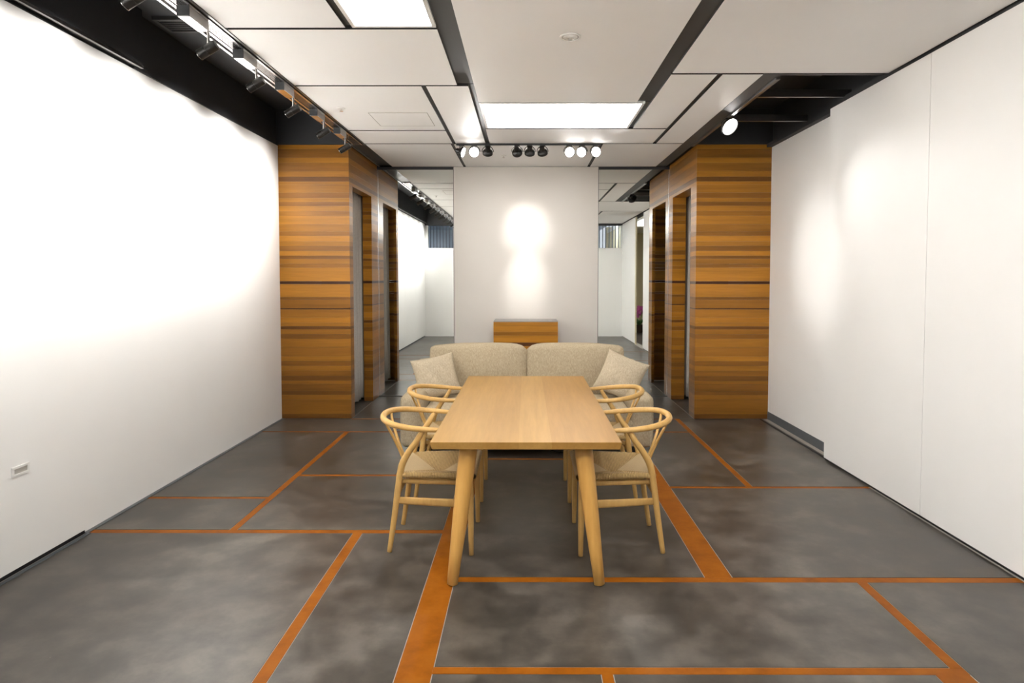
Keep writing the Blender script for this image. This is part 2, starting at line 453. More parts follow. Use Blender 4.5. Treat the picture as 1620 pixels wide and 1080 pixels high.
# timber block rows: (pixel edges of the bands, tone)
rows_top = [(0, 30, .58), (30, 95, .40), (95, 135, .62), (135, 197, .50), (197, 240, .60), (240, 275, .34), (275, 300, .66), (300, 360, .60), (360, 400, .46),
            (400, 430, .66), (430, 460, .42), (460, 500, .68), (500, 535, .55), (535, 600, .74), (600, 655, .60), (655, 688, .50), (688, 730, .78),
            (730, 765, .65), (765, 803, .46), (803, 840, .78), (840, 862, .40), (862, 903, .62), (903, 930, .50), (930, 1035, .74), (1035, 1056, .10)]
rows_low = [(25, 125, .72), (125, 145, .42), (145, 211, .54), (211, 219, .08), (219, 280, .60), (280, 324, .72), (324, 350, .62), (350, 372, .32), (372, 410, .58), (410, 445, .44),
            (445, 510, .60), (510, 580, .54), (580, 618, .64), (618, 655, .44), (655, 692, .58), (692, 735, .48), (735, 770, .36), (770, 795, .52),
            (795, 850, .42), (850, 880, .36), (880, 915, .50), (915, 1030, .46), (1030, 1066, .34)]
def pz(y): return (661.2 - y) / 434.2 * Z
ROWS = [(pz(226 + a / 4.82), pz(226 + b / 4.82), t) for a, b, t in rows_top] + [(pz(440 + a / 4.82), pz(440 + b / 4.82), t) for a, b, t in rows_low]
ROWS = [[z1, z0, t] for z0, z1, t in ROWS]
ROWS[0][1] = Z + 0.01; ROWS[-1][0] = 0.004
for i in range(len(ROWS) - 1): ROWS[i][0] = ROWS[i + 1][1]
def tone(t):
    d, l = (0.060, 0.019, 0.008), (0.50, 0.213, 0.021)
    t = (t - 0.5) * 1.6 + 0.5
    t = max(0, min(1, t + random.uniform(-0.02, 0.02)))
    return tuple(a + (b_ - a) * t for a, b_ in zip(d, l)) + (1,)
OPZ = 2.555
def timber_block(name, xo, xi, ya, yb, thick, side):
    """block between the long wall (xo) and its side face (xi) with a curtained opening ya..yb"""
    r = root(name, kind='structure')
    s = 1 if xi > xo else -1           # towards the room
    for z0, z1, t in ROWS:
        c = tone(t); j = random.uniform(0, 0.0010)
        box('plank', min(xo, xi), max(xo, xi), WF - j, WF + 0.02, z0 + 0.0004, z1 - 0.0004, 'veneer', r, color=c)
        def side_piece(y0, y1, th):
            a, b_ = sorted((xi + s * j, xi - s * th))
            box('plank', a, b_, y0, y1, z0 + 0.0004, z1 - 0.0004, 'veneer', r, color=c)
        if z0 >= OPZ - 0.03:
            side_piece(WF + 0.0205, MY - 0.002, thick)
        else:
            side_piece(WF + 0.0205, ya, 0.04)
            side_piece(yb, MY - 0.002, thick)
    return r
timber_block('wall_alcove_left', XL, WLX, 7.085, 7.945, 0.11, -1)
timber_block('wall_alcove_right', XR2, WRX, 7.185, 8.065, 0.165, 1)
box('bulkhead', XL - 0.02, WLX + 0.0, WF, WF + 0.05, Z + 0.012, 3.36, 'black_paint', tr1)
box('bulkhead', WRX, XR2 + 0.02, WF, WF + 0.05, Z + 0.012, 3.36, 'black_paint', tr3)
box('bulkhead_side', WLX - 0.03, WLX - 0.005, WF + 0.05, MY, Z + 0.012, 3.36, 'black_paint', tr1)
box('bulkhead_side', WRX + 0.005, WRX + 0.03, WF + 0.05, MY, Z + 0.012, 3.36, 'black_paint', tr3)

# mirrors beside the centre panel
def mirror(x0, x1, label):
    r = root('wall_mirror', ((x0 + x1) / 2, MY, 0), 0, label, 'mirror', 'mirrors beside the centre panel')
    box('glass', x0, x1, MY, MY + 0.008, 0.012, Z - 0.035, 'mirror_glass', r)
    box('top_rail', x0, x1, MY - 0.012, MY + 0.02, Z - 0.035, Z - 0.004, 'black_paint', r)
    box('sill', x0, x1, MY - 0.006, MY + 0.02, 0.0, 0.012, 'dark_aluminium', r)
    xe = x0 if x0 < 0 else x1
    box('edge_strip', xe - 0.008, xe + 0.008, MY - 0.008, MY + 0.006, 0.012, Z - 0.035, 'aluminium', r)
mirror(WLX + 0.002, -0.934, 'tall mirror between the glowing brown planks and the pale panel, long white wall reflected')
mirror(0.934, WRX - 0.002, 'tall mirror reflecting pink orchids, between the pale centre panel and brown planks')

# curtains inside the openings
def curtain(x, y0, y1, s, label):
    bm = bmesh.new(); n = 90
    top, bot = [], []
    for i in range(n + 1):
        t = i / n; y = y0 + (y1 - y0) * t
        dx = 0.022 * math.sin(t * 2 * math.pi * 9) + 0.008 * math.sin(t * 31 + 1)
        top.append((x + dx * 0.6, y, 2.60)); bot.append((x + dx + 0.01 * math.sin(t * 12), y, 0.045))
    rows = []
    for k in range(9):
        f = k / 8
        rows.append([bm.verts.new(Vector(a).lerp(Vector(b_), f)) for a, b_ in zip(top, bot)])
    for a, b_ in zip(rows, rows[1:]):
        for i in range(n): bm.faces.new((a[i], a[i + 1], b_[i + 1], b_[i]))
    me = bm_mesh(bm, 'curtain')
    o = link('curtain', me, 'curtain_cloth', None, (0, 0, 0), smooth=True)
    md = o.modifiers.new('solid', 'SOLIDIFY'); md.thickness = 0.003
    # origin at the foot
    c = Vector((x, (y0 + y1) / 2, 0)); me.transform(Matrix.Translation(-c)); o.location = c
    tag(o, label, 'curtain', 'grey curtains in the timber openings')
curtain(WLX - 0.15, 7.0, 8.2, -1, 'grey curtain in the opening beside the tracked spotlights and the washed white wall')
curtain(WRX + 0.21, 7.1, 8.2, 1, 'grey curtain in the opening under the single bright disc spotlight')

# ================================================================== LIGHT PANELS
def light_panel(x0, x1, y0, y1, label):
    r = root('ceiling_light', ((x0 + x1) / 2, (y0 + y1) / 2, Z), 0, label, 'ceiling light', 'glowing ceiling panels')
    fr = 0.022
    for a in ((x0, x1, y0, y0 + fr), (x0, x1, y1 - fr, y1), (x0, x0 + fr, y0 + fr, y1 - fr), (x1 - fr, x1, y0 + fr, y1 - fr)):
        box('frame', a[0], a[1], a[2], a[3], Z, Z + 0.015, 'white_plastic', r)
    box('diffuser', x0 + fr, x1 - fr, y0 + fr, y1 - fr, Z + 0.006, Z + 0.014, 'light_panel', r)
light_panel(-0.990, -0.512, 2.46, 3.700, 'glowing white ceiling panel cut by the top edge of the photo')
light_panel(-0.383, 0.900, 0.62, 2.43, 'large added fill light panel over the entrance, out of view')  # unseen extra panel, added to brighten the table and sofa from the front
light_panel(-0.383, 0.975, 5.278, 6.160, 'wide glowing white ceiling panel in front of the row of disc spotlights')

# ================================================================== SPOT LAMPS
def spot(name, parent, loc, direction, watts, size_deg, blend, radius=0.02, col=LAMPC):
    l = bpy.data.lights.new(name, 'SPOT'); l.energy = watts; l.spot_size = math.radians(size_deg); l.spot_blend = blend
    l.shadow_soft_size = radius; l.color = col
    o = bpy.data.objects.new(name, l); COL.objects.link(o); o.parent = parent; o.location = loc
    o.rotation_mode = 'QUATERNION'; o.rotation_quaternion = Vector(direction).to_track_quat('-Z', 'Y')
    return o

# left lighting trunking with fins
lt = root('lighting_track', (-1.80, 3.3, Z), 0, 'long finned metal lighting trunking beside the long bright wall, cylinder spots hanging below', 'track')
T0, T1 = -0.28, 6.90
box('base_plate', -1.890, -1.718, T0, T1, Z + 0.018, Z + 0.03, 'track_black', lt)
for x0, x1, mt in ((-1.890, -1.874, 'aluminium'), (-1.850, -1.832, 'aluminium'), (-1.764, -1.748, 'aluminium'), (-1.732, -1.718, 'dark_aluminium')):
    box('rail', x0, x1, T0, T1, Z - 0.004, Z + 0.018, mt, lt)
for k in range(6):
    x = -1.823 + k * 0.0098
    box('fin', x, x + 0.0035, T0, T1, Z - 0.002, Z + 0.018, 'aluminium', lt)
box('end_rail', -1.892, -1.872, T1, MY - 0.02, Z - 0.002, Z + 0.012, 'dark_aluminium', lt)
box('end_cover', -1.872, -1.718, T1, MY - 0.02, Z + 0.012, Z + 0.02, 'track_black', lt)

WASH_Y = [6.11, 5.44, 4.70, 4.03, 3.39, 2.72, 2.05, 1.38, 0.71, 0.04]
ORD = ['first', 'second', 'third', 'fourth', 'fifth', 'sixth', 'seventh', 'eighth', 'ninth', 'tenth']
AIM = Vector((-0.87, 0.03, -0.50)).normalized()
for i, y in enumerate(WASH_Y):
    r = root('track_spotlight', (-1.79, y, Z), 0,
             'black cylinder spotlight on the finned trunking, ' + ORD[i] + ' counted from the timber wall', 'spotlight', 'cylinder spotlights on the trunking')
    bx = box('gear_box', -1.822, -1.762, y, y + 0.21, Z - 0.056, Z - 0.005, 'gear_grey', r, 0.002)
    box('end_cap', -1.824, -1.760, y - 0.006, y + 0.004, Z - 0.058, Z - 0.004, 'lamp_box_black', r)
    box('bottom_plate', -1.822, -1.762, y + 0.004, y + 0.21, Z - 0.0585, Z - 0.056, 'polished_steel', r)
    hc = Vector((-1.79, y + 0.25, Z - 0.145)) - Vector(r.location)
    tube_obj('stem', [hc + Vector((0.005, -0.02, 0.11)), hc + Vector((0.005, 0, 0.09)), hc + Vector((0.005, 0, 0.0))], 0.008, 'dark_aluminium', r, 8)
    a, L = AIM, 0.115
    h = lathe_obj('head', [(0.012, -0.062), (0.027, -0.058), (0.029, -0.05), (0.029, 0.004), (0.027, 0.005), (0.027, 0.009), (0.029, 0.010), (0.029, 0.056), (0.025, 0.056), (0.024, 0.042)],
                  'lamp_black', r, hc, a)
    lathe_obj('rim', [(0.0285, 0.0555), (0.0298, 0.056), (0.0298, 0.0585), (0.0255, 0.0585)], 'polished_steel', r, hc, a)
    lathe_obj('lens', [(0.0, 0.0425), (0.0235, 0.0425), (0.0235, 0.0435), (0.0, 0.0445)], 'lamp_lens', r, hc, a)
    spot('lamp', r, hc + a * 0.0625, a, WASH_W * (0.45 if i == 0 else 1.0), 96, 1.0, 0.022)

# disc spots on the cross track
ct = root('lighting_track', (0.02, 6.86, Z), 0, 'thin black lighting track across the ceiling carrying nine disc spotlights', 'track')
box('rail', -0.742, 0.80, 6.842, 6.876, Z - 0.016, Z + 0.014, 'track_black', ct, 0.002)
def disc_spot(loc, aim, label, watts, cone, blend, lit=True, group='disc spotlights on the cross track', soft=0.03, big=1.0):
    r = root('disc_spotlight', loc, 0, label, 'spotlight', group)
    aim = Vector(aim).normalized(); R = 0.055 * big
    hc = Vector((0, 0, -0.085))
    box('adaptor', loc[0] - 0.03, loc[0] + 0.03, loc[1] - 0.012, loc[1] + 0.012, loc[2] - 0.024, loc[2] - 0.016, 'lamp_black', r)
    side = aim.cross(Vector((0, 0, 1))); side = side.normalized()
    arc = []
    for k in range(13):
        t = math.pi * k / 12
        arc.append(hc + side * (math.cos(t) * (R + 0.006)) + Vector((0, 0, 1)) * (math.sin(t) * 0.062))
    tube_obj('yoke', arc, 0.004, 'lamp_black', r, 6, sq=(1, 1.6))
    lathe_obj('head', [(0.012, -0.062), (0.026, -0.060), (0.028, -0.022), (R * 0.86, -0.010), (R, 0.002), (R, 0.024), (R * 0.93, 0.024), (R * 0.90, 0.012)], 'lamp_black', r, hc, aim)
    lathe_obj('lens', [(0.0, 0.0125), (R * 0.89, 0.0125), (R * 0.89, 0.0135), (0.0, 0.0145)], 'lamp_lens' if lit else 'lens_off', r, hc, aim)
    lathe_obj('bulb_cap', [(0.0, 0.013), (0.010, 0.013), (0.008, 0.020), (0.0, 0.021)], 'polished_steel', r, hc, aim)
    if lit: spot('lamp', r, hc + aim * 0.03, aim, watts, cone, blend, soft)
    return r
TY, TZ = 6.859, Z
def at(x, tgt): return (Vector(tgt) - Vector((x, TY, TZ - 0.085)))
J = MY - 0.02
disc_spot((-0.685, TY, TZ), at(-0.685, (XR2, 5.75, 1.72)), 'disc spotlight of the cross track at the end by the trunking, turned sideways', 100, 26, 1.0)
disc_spot((-0.550, TY, TZ), at(-0.550, (-0.95, 1.5, 1.2)), 'glaring disc spotlight facing out, second on the cross track from the trunking', 20, 70, 1.0)
disc_spot((-0.407, TY, TZ), at(-0.407, (-0.55, J, 1.5)), 'dark-backed disc spotlight turned to the panel, third from the trunking', 9, 100, 1.0)
disc_spot((-0.095, TY, TZ), at(-0.095, (0.01, J, 2.17)), 'dark-backed disc spotlight, first of the middle trio from the trunking', 26, 30, 1.0)
disc_spot((0.040, TY, TZ), at(0.040, (0.00, J, 1.50)), 'dark-backed disc spotlight in the centre of the middle trio', 44, 22, 1.0)
disc_spot((0.176, TY, TZ), at(0.176, (0.45, J, 1.5)), 'dark-backed disc spotlight, last of the middle trio, nearer the bright trio', 9, 100, 1.0)
disc_spot((0.460, TY, TZ), at(0.460, (1.9, 1.5, 1.0)), 'glaring disc spotlight, first of the bright trio, next to the middle trio', 18, 60, 1.0)
disc_spot((0.596, TY, TZ), at(0.596, (-1.6, 2.2, 1.0)), 'glaring disc spotlight in the middle of the bright trio', 20, 70, 1.0)
disc_spot((0.740, TY, TZ), at(0.740, (XR, 0.3, 1.75)), 'brightest disc spotlight at the cross track end towards the single spotlight', 24, 44, 1.0)
# added unseen track above the camera, its spots fill the furniture from the front
et = root('lighting_track', (0.25, 0.45, Z), 0, 'black track added over the entrance for fill light, out of view', 'track')
box('rail', -0.75, 1.25, 0.433, 0.467, Z - 0.016, Z + 0.014, 'track_black', et, 0.002)
TY = 0.45
for x, tx, lab in ((-0.60, -0.7, 'first'), (0.0, 0.0, 'second'), (0.55, 0.6, 'third'), (1.1, 1.2, 'fourth')):
    disc_spot((x, TY, TZ), at(x, (tx, 5.2, 0.55)), 'added unseen fill spotlight over the entrance aimed at the furniture, ' + lab + ' from the trunking', 16, 84, 1.0, group='added entrance fill spotlights')
# single disc spot under the dark edge beam, and its track
rt = root('lighting_track', (1.79, 5.6, Z), 0, 'short dark track along the black ceiling recess carrying one disc spotlight', 'track')
box('rail', 1.776, 1.806, 4.60, WF - 0.02, Z - 0.018, Z + 0.012, 'dark_aluminium', rt, 0.002)
disc_spot((1.79, 5.70, Z), (0.74, -1.45, -1.16), 'single glaring disc spotlight under the black ceiling recess above the brown planks', 16, 52, 1.0, group=None, big=1.45)

# ================================================================== SMALL CEILING FITTINGS
r = root('recessed_downlight', (0.262, 3.84, Z), 0, 'small round recessed downlight in the wide centre ceiling board', 'downlight')
lathe_obj('trim_ring', [(0.052, -0.001), (0.064, -0.001), (0.064, -0.004), (0.054, -0.006), (0.050, -0.003)], 'white_plastic', r)
lathe_obj('dish', [(0.0, -0.0022), (0.051, -0.0022), (0.051, -0.0032), (0.03, -0.0026), (0.0, -0.0026)], 'socket_shadow', r)
for dx in (-0.014, 0.012):
    lathe_obj('bulb', [(0.0, -0.003), (0.008, -0.004), (0.007, -0.012), (0.0, -0.014)], 'polished_steel', r, (dx, 0.004, 0))
def sprinkler(loc, label):
    r = root('sprinkler', loc, 0, label, 'sprinkler')
    lathe_obj('escutcheon', [(0.0, -0.0005), (0.034, -0.001), (0.030, -0.006), (0.0, -0.007)], 'white_plastic', r)
    lathe_obj('nozzle', [(0.008, -0.006), (0.008, -0.022), (0.015, -0.024), (0.015, -0.027), (0.0, -0.028)], 'polished_steel', r, seg=12)
sprinkler((-1.552, 5.424, Z), 'small ceiling sprinkler between the trunking and the square access hatch')
sprinkler((-0.26, 7.51, Z), 'small ceiling sprinkler on the board behind the cross track')
r = root('air_vent', (-2.42, 4.62, 3.36), 0, 'dark air vent frame up in the black ceiling slot', 'vent')
for a in ((-2.60, -2.24, 4.50, 4.525), (-2.60, -2.24, 4.715, 4.74), (-2.60, -2.575, 4.525, 4.715), (-2.265, -2.24, 4.525, 4.715)):
    box('frame', a[0], a[1], a[2], a[3], 3.335, 3.36, 'recess_grey', r)
for k in range(5):
    box('slat', -2.575, -2.265, 4.54 + k * 0.036, 4.552 + k * 0.036, 3.342, 3.358, 'recess_grey', r)

# ================================================================== WALL SOCKET
yc, zc = 3.308, 0.537; sx = XL + 0.022
r = root('wall_socket', (sx, yc, zc), 0, 'small white flush socket plate low on the long bright wall', 'socket')
for a in ((yc - 0.058, yc + 0.058, zc + 0.014, zc + 0.026), (yc - 0.058, yc + 0.058, zc - 0.026, zc - 0.014), (yc - 0.058, yc - 0.045, zc - 0.014, zc + 0.014), (yc + 0.045, yc + 0.058, zc - 0.014, zc + 0.014)):
    box('plate', sx, sx + 0.007, a[0], a[1], a[2], a[3], 'white_plastic', r)
box('recess', sx, sx + 0.0015, yc - 0.045, yc + 0.045, zc - 0.014, zc + 0.014, 'socket_shadow', r)

# ================================================================== DINING TABLE
TX, TY0, TY1, TH, TT = 0.474, 3.116, 5.245, 0.735, 0.038
tb = root('dining_table', (0, (TY0 + TY1) / 2, 0), 0, 'long pale oak dining table with splayed tapering legs', 'table')
tc = Vector(tb.location)
top = root('tabletop'); top.parent = tb; top.location = (0, 0, TH - TT)
seams = [-TX, -0.215, -0.035, 0.128, TX]
tones = [(1.0, 1.0, 1.0, 1), (0.99, 0.97, 0.95, 1), (1.10, 1.12, 1.18, 1), (0.96, 0.91, 0.85, 1)]
for k in range(4):
    x0, x1 = seams[k], seams[k + 1]
    bm = bmesh.new(); bmesh.ops.create_cube(bm, size=1)
    L = TY1 - TY0
    for v in bm.verts:
        lo = v.co.z < 0
        xx = x0 if v.co.x < 0 else x1
        yy = math.copysign(L / 2 - (0.008 if lo else 0), v.co.y)
        if lo and k == 0 and v.co.x < 0: xx += 0.008
        if lo and k == 3 and v.co.x > 0: xx -= 0.008
        v.co = Vector((xx, yy, 0 if lo else TT))
    outer = [e for e in bm.edges if (abs(e.verts[0].co.z - e.verts[1].co.z) < 1e-6 and abs(e.verts[0].co.y - e.verts[1].co.y) < 1e-6)
             or (k == 0 and all(v.co.x < x0 + 0.01 for v in e.verts)) or (k == 3 and all(v.co.x > x1 - 0.01 for v in e.verts))]
    bmesh.ops.bevel(bm, geom=outer, offset=0.0022, segments=2, affect='EDGES')
    bo = link('board', bm_mesh(bm, 'board'), 'oak_board', top, (0, 0, 0)); bo.color = tones[k]
for sx_ in (-1, 1):
    for sy_ in (-1, 1):
        foot = Vector((sx_ * 0.371, sy_ * (1.0645 - 0.042), 0.004)); head = Vector((sx_ * 0.292, sy_ * (1.0645 - 0.125), TH - TT))
        pts = [foot.lerp(head, t) for t in (0, .25, .5, .75, .9, 1)]
        lg = tube_obj('leg', pts, [0.0245, 0.0305, 0.036, 0.0405, 0.042, 0.0425], 'oak_leg', tb, 20, power=2.8, up=(1, sy_ * 0.6, 0))
        lg.color = (1, 1, 1, 1)
for sy_ in (-1, 1):
    box('apron', -0.29, 0.29, tc.y + sy_ * 0.80 - 0.012, tc.y + sy_ * 0.80 + 0.012, TH - TT - 0.038, TH - TT, 'oak_leg', tb, 0.002)
for sx_ in (-1, 1):
    box('apron', sx_ * 0.262 - 0.012, sx_ * 0.262 + 0.012, tc.y - 0.788, tc.y + 0.788, TH - TT - 0.038, TH - TT, 'oak_leg', tb, 0.002)

# ================================================================== DINING CHAIRS
def make_chair():
    r = root('dining_chair', (0, 0, 0))
    # rear legs, sweeping forward to carry the arm rail
    for s in (-1, 1):
        path = catmull([(-0.235, s * 0.200, 0.003), (-0.205, s * 0.203, 0.20), (-0.180, s * 0.207, 0.38), (-0.158, s * 0.212, 0.50),
                        (-0.112, s * 0.220, 0.585), (-0.066, s * 0.229, 0.648), (-0.040, s * 0.236, 0.695)], 5)
        tube_obj('rear_leg', path, [0.0135, 0.0165, 0.0185, 0.0195, 0.0175, 0.0155, 0.0125], 'beech', r, 12)
        path = [(0.231, s * 0.2425, 0.003), (0.229, s * 0.241, 0.15), (0.227, s * 0.239, 0.32), (0.226, s * 0.238, 0.458)]
        tube_obj('front_leg', path, [0.0130, 0.0160, 0.0182, 0.0180], 'beech', r, 12)
        # broad side stretcher
        tube_obj('side_stretcher', [(-0.196, s * 0.204, 0.298), (0.0, s * 0.222, 0.294), (0.227, s * 0.239, 0.290)], [0.0195, 0.022, 0.0235], 'beech', r, 12,
                 sq=(1, 0.34), power=3.5, roundend=False)
        # timber bar under the seat side
        tube_obj('seat_bar', [(-0.165, s * 0.188, 0.402), (0.226, s * 0.218, 0.402)], 0.014, 'beech', r, 10, sq=(1, 0.6), power=3.5, roundend=False)
    tube_obj('rear_stretcher', [(-0.190, -0.200, 0.325), (-0.190, 0.200, 0.325)], 0.015, 'beech', r, 10, sq=(1, 0.45), power=3)
    # steam-bent arm rail
    half = [(0.052, 0.238, 0.703), (-0.030, 0.246, 0.708), (-0.110, 0.243, 0.715), (-0.185, 0.221, 0.724), (-0.245, 0.176, 0.733), (-0.284, 0.105, 0.740)]
    pts = half + [(-0.299, 0.0, 0.743)] + [(x, -y, z) for x, y, z in half[::-1]]
    path = catmull(pts, 5)
    tube_obj('arm_rail', path, [0.0130, 0.0150, 0.0165, 0.0170, 0.0172, 0.0175, 0.0178, 0.0175, 0.0172, 0.0170, 0.0165, 0.0150, 0.0130], 'beech', r, 14)
    # wishbone back: stem that forks
    bm = bmesh.new()
    for s in (-1, 1):
        path = catmull([(-0.168, s * 0.012, 0.420), (-0.198, s * 0.013, 0.505), (-0.236, s * 0.034, 0.600), (-0.270, s * 0.072, 0.690), (-0.281, s * 0.094, 0.733)], 5)
        tube(bm, path, [0.0145, 0.0145, 0.0115, 0.0105, 0.0105], 10, sq=(0.62, 1.0), power=3, up=(1, 0, 0))
    link('wishbone_back', bm_mesh(bm, 'wishbone_back'), 'beech', r, smooth=True)
    # paper cord seat: four woven fields falling to the middle
    seat = root('seat'); seat.parent = r; seat.location = (0, 0, 0)
    fl, fr, bl, br = Vector((0.245, 0.247, 0)), Vector((0.245, -0.247, 0)), Vector((-0.178, 0.205, 0)), Vector((-0.178, -0.205, 0))
    c0, c1 = Vector((0.055, 0, 0)), Vector((-0.005, 0, 0))
    def hz(p):
        u = min(1.0, max(abs(p.y) / 0.215, abs(p.x - 0.03) / 0.205))
        return 0.400 + 0.061 * u
    fields = [(fl, fr, c0, c0, 'cord_y'), (br, bl, c1, c1, 'cord_y'), (bl, fl, c0, c1, 'cord_x'), (fr, br, c1, c0, 'cord_x')]
    for a, b_, c, d, mt in fields:
        bm = bmesh.new(); N, M = 16, 8; rows = []
        for i in range(M + 1):
            f = i / M; p0 = a.lerp(d, f); p1 = b_.lerp(c, f); row = []
            for k in range(N + 1):
                p = p0.lerp(p1, k / N); q = p.copy(); q.z = hz(p); row.append(bm.verts.new(q))
            rows.append(row)
        for r0, r1 in zip(rows, rows[1:]):
            for k in range(N):
                try: bm.faces.new((r0[k], r0[k + 1], r1[k + 1], r1[k]))
                except ValueError: pass
        # rolled edge under the rail
        e = rows[0]; mid = (a + b_) / 2; outv = (mid - Vector((0.03, 0, 0))).normalized()
        prev = e
        for ang in (35, 80, 125, 170):
            t = math.radians(ang); cur = []
            for v in e:
                cur.append(bm.verts.new(v.co + outv * (0.016 * math.sin(t)) + Vector((0, 0, -0.016 * (1 - math.cos(t))))))
            for k in range(N): bm.faces.new((prev[k + 1], prev[k], cur[k], cur[k + 1]))
            prev = cur
        # underside
        cur = [bm.verts.new(Vector((v.co.x * 0.3, v.co.y * 0.3, 0.392))) for v in prev]
        for k in range(N): bm.faces.new((prev[k + 1], prev[k], cur[k], cur[k + 1]))
        bmesh.ops.remove_doubles(bm, verts=bm.verts[:], dist=1e-5)
        bmesh.ops.recalc_face_normals(bm, faces=bm.faces[:])
        link('woven_field', bm_mesh(bm, 'woven_field'), mt, seat, smooth=True)
    return r
chair = make_chair()
CH = [(-0.535, 3.742, 0, 'wishbone chair with cord seat on the bright wall side, end of table towards viewer'),
      (-0.537, 4.592, 0, 'wishbone chair on the bright wall side of the table, end towards the sofa'),
      (0.535, 3.730, math.pi, 'wishbone chair on the sliding-panel wall side, end of table towards viewer'),
      (0.531, 4.574, math.pi, 'wishbone chair on the sliding-panel wall side of the table, end towards the sofa')]
for i, (x, y, rz, lab) in enumerate(CH):
    o = chair if i == 0 else copy_tree(chair)
    o.location = (x, y, 0); o.rotation_euler = (0, 0, rz)
    tag(o, lab, 'chair', 'wishbone chairs round the table')

# ================================================================== SOFA
sf = root('sofa', (0.008, 5.95, 0), 0, 'wide beige two-seat fabric sofa behind the dining table', 'sofa')
SX, SY0, SY1 = 1.105, 5.475, 6.43
so = Vector(sf.location)
def sl(x, y, z): return Vector((x, y - so.y, z))
rounded_block('base', (2.19, 0.86, 0.24), 0.03, 'sofa_cloth', sf, sl(0, 5.93, 0.19))
for s in (-1, 1):
    rounded_block('arm', (0.20, 0.90, 0.46), 0.055, 'sofa_cloth', sf, sl(s * 1.005, 5.93, 0.295), (0.012, 0.01, 0.012))
rounded_block('back_frame', (2.16, 0.17, 0.665), 0.05, 'sofa_cloth', sf, sl(0, 6.34, 0.415), (0, 0.015, 0.01))
for s in (-1, 1):
    rounded_block('seat_cushion', (0.895, 0.70, 0.155), 0.055, 'sofa_cloth', sf, sl(s * 0.451, 5.83, 0.348), (0.0, 0.01, 0.018))
    def warp(p, ux, uy, uz, s=s):
        # inner top corner full and round, outer top corner slacker; light creases near the middle seam
        top_ = max(0, uz)
        p.z -= 0.020 * top_ * max(0, ux * s) ** 2
        p.z -= 0.055 * top_ ** 4 * max(0, -ux * s) ** 10
        if uy < 0: p.y += 0.004 * math.sin(p.x * 50 + p.z * 33) * max(0, abs(ux) - 0.6) * 2
        return p
    rounded_block('back_cushion', (0.94, 0.20, 0.50), 0.046, 'sofa_cloth', sf, sl(s * 0.467, 6.19, 0.655), (0.004, 0.045, 0.012), 18, warp, rot=(-0.10, 0, 0))
for sx_ in (-1, 1):
    for yy in (5.60, 6.30):
        f = lathe_obj('foot', [(0.018, 0.0), (0.022, 0.003), (0.024, 0.07), (0.0, 0.071)], 'sofa_foot', sf, sl(sx_ * 0.95, yy, 0.001), seg=14)

def scatter(name, loc, rot, size, label):
    n = 26; bm = bmesh.new(); hs = size / 2
    def P(i, k, sgn):
        u, v = i / n * 2 - 1, k / n * 2 - 1
        pin = 1 - 0.07 * (1 - u * u) * 0 
        x = u * hs * (1 - 0.075 * (1 - abs(v) ** 2) * abs(u) ** 1.0)
        z = v * hs * (1 - 0.075 * (1 - abs(u) ** 2) * abs(v) ** 1.0)
        th = 0.080 * (max(0, 1 - abs(u) ** 2.6) ** 0.62) * (max(0, 1 - abs(v) ** 2.6) ** 0.62)
        th += 0.003 * math.sin(u * 9 + v * 5) * (1 - u * u) * (1 - v * v)
        return Vector((x, sgn * (th + 0.004), z))
    F = [[bm.verts.new(P(i, k, -1)) for k in range(n + 1)] for i in range(n + 1)]
    B = [[bm.verts.new(P(i, k, 1)) for k in range(n + 1)] for i in range(n + 1)]
    for i in range(n):
        for k in range(n):
            bm.faces.new((F[i][k], F[i + 1][k], F[i + 1][k + 1], F[i][k + 1]))
            bm.faces.new((B[i][k], B[i][k + 1], B[i + 1][k + 1], B[i + 1][k]))
    for k in range(n):
        bm.faces.new((F[0][k], F[0][k + 1], B[0][k + 1], B[0][k])); bm.faces.new((F[n][k + 1], F[n][k], B[n][k], B[n][k + 1]))
        bm.faces.new((F[k + 1][0], F[k][0], B[k][0], B[k + 1][0])); bm.faces.new((F[k][n], F[k + 1][n], B[k + 1][n], B[k][n]))
    o = link(name, bm_mesh(bm, name), 'cushion_cloth', None, loc, smooth=True)
    o.rotation_euler = rot
    tag(o, label, 'cushion', 'scatter cushions on the sofa')
scatter('scatter_cushion', (-0.835, 5.91, 0.625), (-0.42, -0.17, 0.32), 0.405, 'square beige scatter cushion leaning on the sofa end by the bright wall')
scatter('scatter_cushion', (0.885, 5.91, 0.632), (-0.42, 0.36, -0.30), 0.405, 'square beige scatter cushion leaning on the sofa end by the sliding panels')

# ================================================================== COUNTER BOX
cb = root('counter', (-0.003, 7.97, 0), 0, 'timber counter box with grey top standing against the pale centre panel', 'counter')
PX0, PX1, PY0, PY1, PH = -0.395, 0.389, 7.75, MY - 0.025, 1.012
box('carcass', PX0 + 0.012, PX1 - 0.012, PY0 + 0.012, PY1, 0.0, PH - 0.012, 'pot_brown', cb)
edges = [(0.0, 0.10, .45), (0.10, 0.20, .55), (0.20, 0.29, .40), (0.29, 0.37, .58), (0.37, 0.45, .48), (0.45, 0.53, .60), (0.53, 0.60, .42), (0.60, 0.665, .55), (0.665, 0.715, .60),
         (0.715, 0.758, .22), (0.758, 0.843, .66), (0.843, 0.888, .50), (0.888, 0.962, .68), (0.962, PH - 0.004, .62)]
for z0, z1, t in edges:
    c = tone(t)
    box('plank', PX0, PX1, PY0, PY0 + 0.012, z0 + 0.0004, z1 - 0.0004, 'veneer', cb, color=c)
    box('plank', PX0, PX0 + 0.012, PY0 + 0.0124, PY1, z0 + 0.0004, z1 - 0.0004, 'veneer', cb, color=c)
    box('plank', PX1 - 0.012, PX1, PY0 + 0.0124, PY1, z0 + 0.0004, z1 - 0.0004, 'veneer', cb, color=c)
